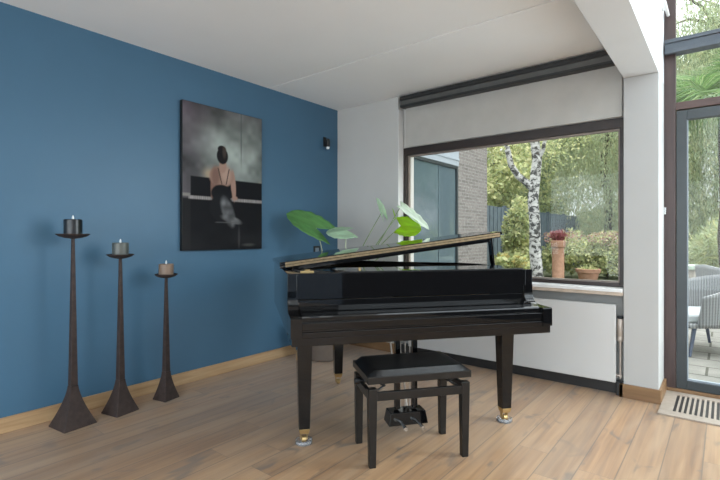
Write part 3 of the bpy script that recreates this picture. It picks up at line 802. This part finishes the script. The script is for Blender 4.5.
def blobs(n_, centres, radii, shell=.5):
    c_ = np.array(centres, float); r_ = np.array(radii, float)
    if r_.ndim == 1: r_ = np.repeat(r_[:, None], 3, 1)
    vol = r_.prod(1); i = RNG.choice(len(c_), n_, p=vol / vol.sum())
    d_ = RNG.normal(size=(n_, 3)); d_ /= np.linalg.norm(d_, axis=1, keepdims=True)
    rad = (shell + (1 - shell) * RNG.random((n_, 1)))
    return c_[i] + d_ * r_[i] * rad, d_
YG = [(0.43, 0.472, 0.23), (0.535, 0.558, 0.285), (0.32, 0.367, 0.187), (0.6, 0.585, 0.316)]
DG = [(0.282, 0.347, 0.198), (0.365, 0.41, 0.23), (0.211, 0.266, 0.161)]
WG = [(0.439, 0.513, 0.323), (0.545, 0.599, 0.397), (0.369, 0.431, 0.27), (0.556, 0.561, 0.339)]
def wob(p0, p1, k=5, a=.12):
    p0, p1 = Vector(p0), Vector(p1)
    return [p0.lerp(p1, i / k) + Vector((random.uniform(-a, a), random.uniform(-a, a), 0)) * (0 < i < k) for i in range(k + 1)]

def broad_tree(loc, H, R, n_, cols, label, cat='tree', leaf=(.16, .05), trunk='bark', tr=.14, name='garden_tree', low=.25):
    t = thing(name, label, cat, loc, 0, 'trees around the garden')
    bm = B(); tube(bm, wob((0, 0, -.05), (0, 0, H * .62)), [tr, tr * .9, tr * .8, tr * .7, tr * .6, tr * .45], 10)
    for k in range(6):
        a = k * PI / 3 + random.random(); z0 = H * random.uniform(.3, .55)
        tube(bm, wob((0, 0, z0), (R * .7 * math.cos(a), R * .7 * math.sin(a), z0 + H * .22), 3, .1), [tr * .45, tr * .35, tr * .25, tr * .12], 7)
    obj('trunk', bm, trunk, t, smooth=True)
    cs, rs = [], []
    for k in range(26):
        a = random.random() * 2 * PI; q = R * math.sqrt(random.random()); z = H * random.uniform(low, .97)
        q *= math.sin(PI * min(1, max(.12, (z / H - low + .18) / (1.12 - low)))) ** .6
        cs.append((q * math.cos(a), q * math.sin(a), z)); rs.append(random.uniform(.28, .5) * R * .75)
    p, d_ = blobs(n_, cs, rs, .35)
    d_ = d_ * .6 + RNG.normal(size=d_.shape) * .6; d_[:, 2] -= .35
    leaves('foliage', p, d_, leaf[0], leaf[1], cols, t)
    return t
def willow(loc, H, R, n_str, per, label, zlow, cols=WG):
    t = thing('weeping_willow', label, 'tree', loc, 0, 'trees around the garden')
    bm = B(); tube(bm, wob((0, 0, -.05), (0, 0, H * .7), 5, .15), [.17, .16, .15, .14, .12, .1], 12)
    tops = []
    for k in range(11):
        a = k * 2 * PI / 11 + random.uniform(-.2, .2); rr = R * random.uniform(.55, .95)
        e = (rr * math.cos(a), rr * math.sin(a), H * random.uniform(.72, .98))
        pts = bez((0, 0, H * .5), (e[0] * .35, e[1] * .35, H * .95), e, 7)
        tube(bm, pts, [.1 - .012 * i for i in range(8)], 7)
        tops += [tuple(p) for p in pts[2:]]
    obj('trunk', bm, 'bark', t, smooth=True)
    P0, D0 = [], []
    for k in range(n_str):
        a, q = random.random() * 2 * PI, R * math.sqrt(random.random())
        zt = H * (.62 + .36 * math.sqrt(max(0, 1 - (q / R) ** 2))) * random.uniform(.86, 1.0); zb = max(zlow * random.uniform(.8, 1.6), zt - random.uniform(2.5, 8.5))
        x0, y0 = q * math.cos(a), q * math.sin(a); sway = random.uniform(-.25, .25), random.uniform(-.25, .25)
        f = np.sort(RNG.random(per)); z = zt + (zb - zt) * f
        P0.append(np.stack([x0 + sway[0] * f ** 2 + RNG.normal(size=per) * .03, y0 + sway[1] * f ** 2 + RNG.normal(size=per) * .03, z], -1))
        dd = RNG.normal(size=(per, 3)) * .38; dd[:, 2] -= 1; D0.append(dd)
    leaves('foliage', np.concatenate(P0), np.concatenate(D0), .17, .017, cols, t)
    return t
def bush(loc, rad, h, n_, cols, label, leaf=(.09, .035), name='garden_bush', flowers=None):
    t = thing(name, label, 'bush', loc, 0, 'bushes in the garden bed')
    bm = B()
    for k in range(9):
        a = random.random() * 2 * PI; e = (rad * .6 * math.cos(a), rad * .6 * math.sin(a), h * .75)
        tube(bm, bez((0, 0, -.05), (e[0] * .2, e[1] * .2, h * .5), e, 5), [.015, .013, .011, .009, .007, .005], 6)
    obj('stem', bm, 'bark', t, smooth=True)
    cs = [(rad * .55 * math.cos(k * 2.4) * math.sqrt(k / 12), rad * .55 * math.sin(k * 2.4) * math.sqrt(k / 12), h * random.uniform(.3, .72)) for k in range(12)]
    p, d_ = blobs(n_, cs, [(rad * .45, rad * .45, h * .28)] * 12, .45)
    p[:, 2] = np.maximum(p[:, 2], .02)
    leaves('foliage', p, d_ * .7 + RNG.normal(size=d_.shape) * .5, leaf[0], leaf[1], cols, t)
    if flowers is not None:
        p, d_ = blobs(n_ // 5, [(c_[0], c_[1], h * .80) for c_ in cs], [(rad * .32, rad * .32, h * .14)] * 12, .6)
        leaves('blossom', p, RNG.normal(size=d_.shape), .06, .03, flowers, t)
    return t

# birch
bt = thing('birch_tree', 'birch tree with forked white trunk outside the wide window', 'tree', (.47, 5.32, 0), 0, 'trees around the garden')
bm = B()
def at(px, py, dep):
    q = wp(px, py, dep); return (q.x - .47, q.y - 5.32, q.z)
tube(bm, [at(538, 300, 9), at(537, 275, 9), at(535, 250, 9), at(535, 225, 9), at(533, 200, 9), at(535, 180, 9), at(537, 160, 9), at(534, 135, 9), at(532, 90, 9), at(528, 20, 9), at(530, -60, 9)], [.125, .115, .108, .104, .100, .098, .092, .085, .075, .055, .03], 14)
tube(bm, [at(534, 190, 9), at(527, 183, 9), at(518, 176, 9.05), at(511, 165, 9.1), at(507, 148, 9.1), at(504, 120, 9.2), at(498, 60, 9.3)], [.075, .068, .064, .06, .055, .045, .03], 12)
tube(bm, [at(536, 165, 9), at(543, 150, 8.9), at(549, 120, 8.8), at(556, 60, 8.7)], [.045, .04, .03, .015], 9)
obj('trunk', bm, 'birch', bt, smooth=True)
P0, D0 = [], []
for k in range(150):
    top = Vector(at(random.uniform(480, 590), random.uniform(-80, 135), random.uniform(8.2, 10)))
    ln = random.uniform(.4, 1.3); per = 26; f = RNG.random(per)
    P0.append(np.stack([top.x + RNG.normal(size=per) * .05, top.y + RNG.normal(size=per) * .05, top.z - ln * f], -1)); dd = RNG.normal(size=(per, 3)) * .7; dd[:, 2] -= .7; D0.append(dd)
leaves('foliage', np.concatenate(P0), np.concatenate(D0), .06, .022, YG, bt)

# trees and bushes behind
broad_tree((-3.2, 9.5, 0), 7.5, 2.3, 15000, YG, 'yellow green tree beside the brick outbuilding, beyond the fence', low=.15)
broad_tree((-3.6, 15., 0), 9.0, 3.0, 20000, YG + DG, 'tall leafy tree beyond the fence behind the birch', low=.15)
broad_tree((-6.5, 21., 0), 12.0, 5.0, 24000, YG + DG, 'darker broad tree farthest beyond the fence', leaf=(.22, .07), low=.1)
willow((-.6, 18.2, 0), 9.5, 3.8, 1300, 50, 'weeping willow drooping behind the terracotta pots', .9)
willow((4.1, 15.8, 0), 10.5, 3.4, 1200, 50, 'weeping willow hanging beyond the terrace, seen through the glass door', .9, WG + DG)
broad_tree((-1.9, 26.5, 0), 11, 4.4, 24000, WG + YG, 'broad tree right behind the willow of the wide window', leaf=(.26, .085), low=.02)
broad_tree((3.0, 29., 0), 12, 4.6, 24000, WG + YG, 'broad tree behind the willow seen through the glass door', leaf=(.26, .085), low=.02)
broad_tree((7.5, 19., 0), 11, 4.6, 20000, WG + DG, 'broad tree farthest to the right beyond the terrace', leaf=(.24, .08), low=.06)
PK = [(.45, .28, .26), (.52, .36, .30), (.40, .30, .16)]
bush((-.35, 10.4, 0), .85, 1.42, 3400, YG, 'pink topped bush behind the tall terracotta pot', flowers=PK)
bush((.75, 10.9, 0), .95, 1.40, 3800, YG, 'pink topped bush behind the low terracotta bowl', flowers=PK)
bush((1.85, 11.3, 0), .95, 1.45, 3600, YG + WG, 'bush at the right edge of the wide window', flowers=PK)
bush((2.9, 10.9, 0), .9, 1.3, 2600, YG + DG, 'bush hidden partly by the column, beside the terrace edge')
bush((-.52, 7.1, 0), .40, 2.2, 2600, YG, 'loose climbing bush on the fence left of the birch', leaf=(.10, .045))
bush((-.25, 6.1, 0), .5, .85, 1800, YG + [(.5, .42, .16)], 'low yellowish bush at the foot of the birch', leaf=(.11, .05))
bush((-.95, 8.6, 0), .5, 1.15, 1500, YG + DG, 'green bush between birch and tall terracotta pot')
bush((4.6, 9.4, 0), 1.1, 1.9, 3600, WG + YG, 'tall grassy bush behind the garden armchairs', leaf=(.22, .014))
bush((3.3, 9.6, 0), .9, 1.7, 3000, WG + YG, 'grassy bush behind the stone planter', leaf=(.22, .014))

broad_tree((10.5, 14.5, 0), 8, 3.2, 12000, WG + YG, 'tree beyond the right end of the terrace', leaf=(.24, .08), low=.04)
broad_tree((14.5, 8.0, 0), 8, 3.2, 10000, WG + YG, 'tree at the right-hand side of the garden', leaf=(.24, .08), low=.04)
# terracotta pots
tp = thing('chimney_pot', 'tall terracotta chimney pot planted with red heather', 'flower pot', (-.02, 8.75, -.02))
bm = B(); lathe(bm, [(.165, 0), (.165, .03), (.15, .05), (.148, .90), (.175, .92), (.180, .96), (.182, 1.08), (.165, 1.09), (.15, 1.08), (.15, 1.0), (0, 1.0)], 28); obj('pot', bm, 'terra', tp, smooth=True)
p, d_ = blobs(700, [(0, 0, 1.15), (.06, .04, 1.22), (-.07, -.03, 1.2)], [.12, .1, .1], .2); d_[:, 2] += 1.2
leaves('heather', p, d_, .10, .014, [(.36, .11, .13), (.44, .18, .19), (.28, .12, .10)], tp)
bp = thing('bowl_planter', 'low terracotta bowl standing on the terrace right of the tall pot', 'flower pot', (.57, 9.35, -.02))
bm = B(); lathe(bm, [(.20, 0), (.21, .02), (.265, .24), (.295, .25), (.305, .34), (.285, .345), (.27, .33), (.25, .27), (0, .27)], 32); obj('pot', bm, 'terra', bp, smooth=True)
p, d_ = blobs(160, [(0, 0, .32)], [(.2, .2, .06)], .2); d_[:, 2] += .8
leaves('seedlings', p, d_, .08, .02, YG, bp)

# palm
pl = thing('fan_palm', 'fan palm with spreading green fronds outside the glass door', 'palm', (3.45, 6.4, -.02))
bm = B(); tube(bm, wob((0, 0, 0), (0, 0, 3.55), 6, .05), [.15, .14, .13, .13, .13, .14, .15], 14); obj('trunk', bm, 'bark', pl, smooth=True)
def frond(c0, hub, fan_r, up, spread, cols):
    c0, hub = Vector(c0), Vector(hub)
    dr = (hub - c0).normalized(); sd = dr.cross(Vector(up)).normalized(); nn = sd.cross(dr)
    nl = 34; v, f, k = [], [], []
    for i in range(nl):
        a = (-1 + 2 * i / (nl - 1)) * spread; a2 = spread / nl * .62
        dd = dr * math.cos(a) + sd * math.sin(a)
        L = fan_r * (1 - .18 * abs(a) / spread)
        s2 = dr * -math.sin(a) + sd * math.cos(a)
        mid = hub + dd * L * .55 + nn * .02; tipp = hub + dd * L - nn * .12 * L - Vector((0, 0, .14 * L))
        b_ = len(v); wv = L * .55 * math.tan(a2)
        v += [hub, mid + s2 * wv - nn * .008, tipp, mid - s2 * wv - nn * .008, mid]
        f += [(b_, b_ + 1, b_ + 4), (b_ + 1, b_ + 2, b_ + 4), (b_ + 2, b_ + 3, b_ + 4), (b_ + 3, b_, b_ + 4)]
        c_ = np.array(cols[i % len(cols)]) * random.uniform(.8, 1.2); k += [(*c_, 1)] * 5
    me = bpy.data.meshes.new('frond'); me.from_pydata([tuple(x) for x in v], [], f)
    at_ = me.color_attributes.new('Col', 'FLOAT_COLOR', 'POINT'); at_.data.foreach_set('color', np.array(k, np.float32).ravel())
    me.materials.append(M['foliage']); o = bpy.data.objects.new('frond', me); COL.objects.link(o); o.parent = pl
    bm = B(); tube(bm, bez(c0, c0.lerp(hub, .5) + Vector((0, 0, .08)), hub, 6), .012, 7); obj('stalk', bm, 'stem', o, smooth=True)
PG = [(.16, .27, .09), (.20, .31, .11), (.12, .22, .08), (.26, .34, .15)]
for k in range(34):
    a = k * 2.399; el = -.55 + 1.75 * ((k * .618) % 1)
    dirv = Vector((math.cos(a) * math.cos(el), math.sin(a) * math.cos(el), math.sin(el)))
    c0 = Vector((0, 0, 3.55)); frond(c0, c0 + dirv * random.uniform(.55, .85), random.uniform(.75, .95), (random.uniform(-.9, .9), random.uniform(-1.6, .2), .5), 1.9, PG)

# stone planter and garden armchairs
stp = thing('stone_planter', 'low stone planter with mossy cap beyond the garden armchairs', 'planter', (2.60, 5.5, -.02))
obj('planter_wall', boxes((-.5, .42, -.2, .2, 0, .66)), 'stone', stp, .01)
obj('cap_stone', boxes((-.54, .46, -.24, .24, .66, .73)), 'capg', stp, .01)

def armchair(loc, rz, label):
    t = thing('garden_armchair', label, 'armchair', loc, rz, 'wicker armchairs on the terrace')
    # shell wraps round the back (+X side is the front)
    bm = B(); nA, nZ = 40, 10; g_ = {}
    for i in range(nA + 1):
        a = math.radians(58 + (302 - 58) * i / nA); k = abs(i / nA - .5) * 2
        top = .80 - .20 * k ** 1.6
        for j in range(nZ + 1):
            f = j / nZ; z = .30 + (top - .30) * f; fl = 1 + .12 * f
            rx, ry = .36 * fl, .36 * fl
            sq = (abs(math.cos(a)) ** 3.2 + abs(math.sin(a)) ** 3.2) ** (-1 / 3.2)
            g_[i, j] = bm.verts.new((rx * sq * math.cos(a) + .05 * (1 - f) * max(0, k - .6) / .4, ry * sq * math.sin(a), z))
    for i in range(nA):
        for j in range(nZ): bm.faces.new((g_[i, j], g_[i + 1, j], g_[i + 1, j + 1], g_[i, j + 1]))
    sh = obj('shell', bm, 'wicker', t, smooth=True)
    sf = sh.modifiers.new('solid', 'SOLIDIFY'); sf.thickness = .035; sf.offset = -1
    obj('seat', boxes((-.32, .34, -.32, .32, .28, .33)), 'wicker', t, .02)
    obj('seat_cushion', boxes((-.28, .35, -.29, .29, .33, .42)), 'cushion', t, .03, seg=3)
    for sx in (-1, 1):
        for sy in (-1, 1):
            bm = B(); tube(bm, [(sx * .24, sy * .25, .29), (sx * .33, sy * .31, 0)], [.022, .014], 10); obj('leg', bm, 'chairleg', t, smooth=True)
    return t
armchair((3.20, 2.22, -.02), math.radians(218), 'grey wicker armchair on the terrace nearest the glass door')
armchair((3.50, 4.50, -.02), math.radians(30), 'grey wicker armchair farther out on the terrace, behind the nearer one')

# ------------------------------------------------------------------ light: overcast sky, sun and added fill lamps
wd = bpy.data.worlds.new('overcast_sky'); S.world = wd; wd.use_nodes = True
nt = wd.node_tree; nt.nodes.clear()
o_ = nt.nodes.new('ShaderNodeOutputWorld'); bg = nt.nodes.new('ShaderNodeBackground')
tc = nt.nodes.new('ShaderNodeTexCoord'); sp_ = nt.nodes.new('ShaderNodeSeparateXYZ')
nt.links.new(tc.outputs['Generated'], sp_.inputs[0])
nt.links.new(ramp(nt, sp_.outputs[2], [(0, (.10, .102, .105)), (.25, (.13, .132, .135)), (.6, (.36, .368, .38)), (1, (.62, .635, .66))]), bg.inputs[0])
bg.inputs[1].default_value = 10
nt.links.new(bg.outputs[0], o_.inputs[0])

sun = bpy.data.lights.new('veiled_sun', 'SUN'); sun.energy = 1.5; sun.angle = math.radians(32); sun.color = (1, .97, .92)
so = bpy.data.objects.new('veiled_sun', sun); COL.objects.link(so)
so.rotation_euler = Vector((-5, -2.2, -2.7)).to_track_quat('-Z', 'Y').to_euler()

def fill_lamp(name, loc, rot, sx, sy, watts):  # area lamps added to lift the room beyond what its windows let in
    l = bpy.data.lights.new(name, 'AREA'); l.shape = 'RECTANGLE'; l.size = sx; l.size_y = sy; l.energy = watts; l.color = (.80, .92, 1.0)
    o = bpy.data.objects.new(name, l); COL.objects.link(o); o.location = loc; o.rotation_euler = rot
fill_lamp('fill_lamp_rear', (3.25, RY + .06, 2.1), (PI / 2, 0, 0), 6.3, 4.1, 310)  # unseen lamp added behind the camera; this wall has no window
fill_lamp('fill_lamp_right', (RX - .06, -2.2, 3.3), (PI / 2, 0, PI / 2), 4.0, 1.5, 70)  # added fill high on the right wall, which has no opening
fill_lamp('fill_lamp_front', (5.15, .30, 2.2), (PI / 2, 0, PI - .45), 2.2, 3.6, 240)  # added lamp inside the glazed front, out of view, boosting its daylight
def portal(name, loc, rot, sx, sy):
    l = bpy.data.lights.new(name, 'AREA'); l.shape = 'RECTANGLE'; l.size = sx; l.size_y = sy; l.cycles.is_portal = True
    o = bpy.data.objects.new(name, l); COL.objects.link(o); o.location = loc; o.rotation_euler = rot
portal('portal_window', (1.8165, .2, 1.42), (-PI / 2, 0, 0), 2.0, 1.25)
portal('portal_front', (4.77, .46, 2.1), (-PI / 2, 0, 0), 3.5, 4.2)
portal('portal_roof', (4.77, -4.95, HX + .2), (0, 0, 0), 3.5, 5.1)

# ------------------------------------------------------------------ camera
cam = bpy.data.cameras.new('camera'); cam.sensor_width = 36; cam.lens = 458 / 720 * 36; cam.shift_y = -4 / 720
co = bpy.data.objects.new('camera', cam); COL.objects.link(co)
co.location = (3.411, -3.868, 1.19); co.rotation_euler = (PI / 2, 0, math.radians(38.6))
S.camera = co
S.view_settings.view_transform = 'Standard'; S.view_settings.look = 'None'; S.view_settings.gamma = 1
S.view_settings.use_curve_mapping = False; S.view_settings.exposure = 0.0
S.cycles.use_denoising = True
S.cycles.max_bounces = 10; S.cycles.diffuse_bounces = 6; S.cycles.transparent_max_bounces = 16; S.cycles.sample_clamp_indirect = 10
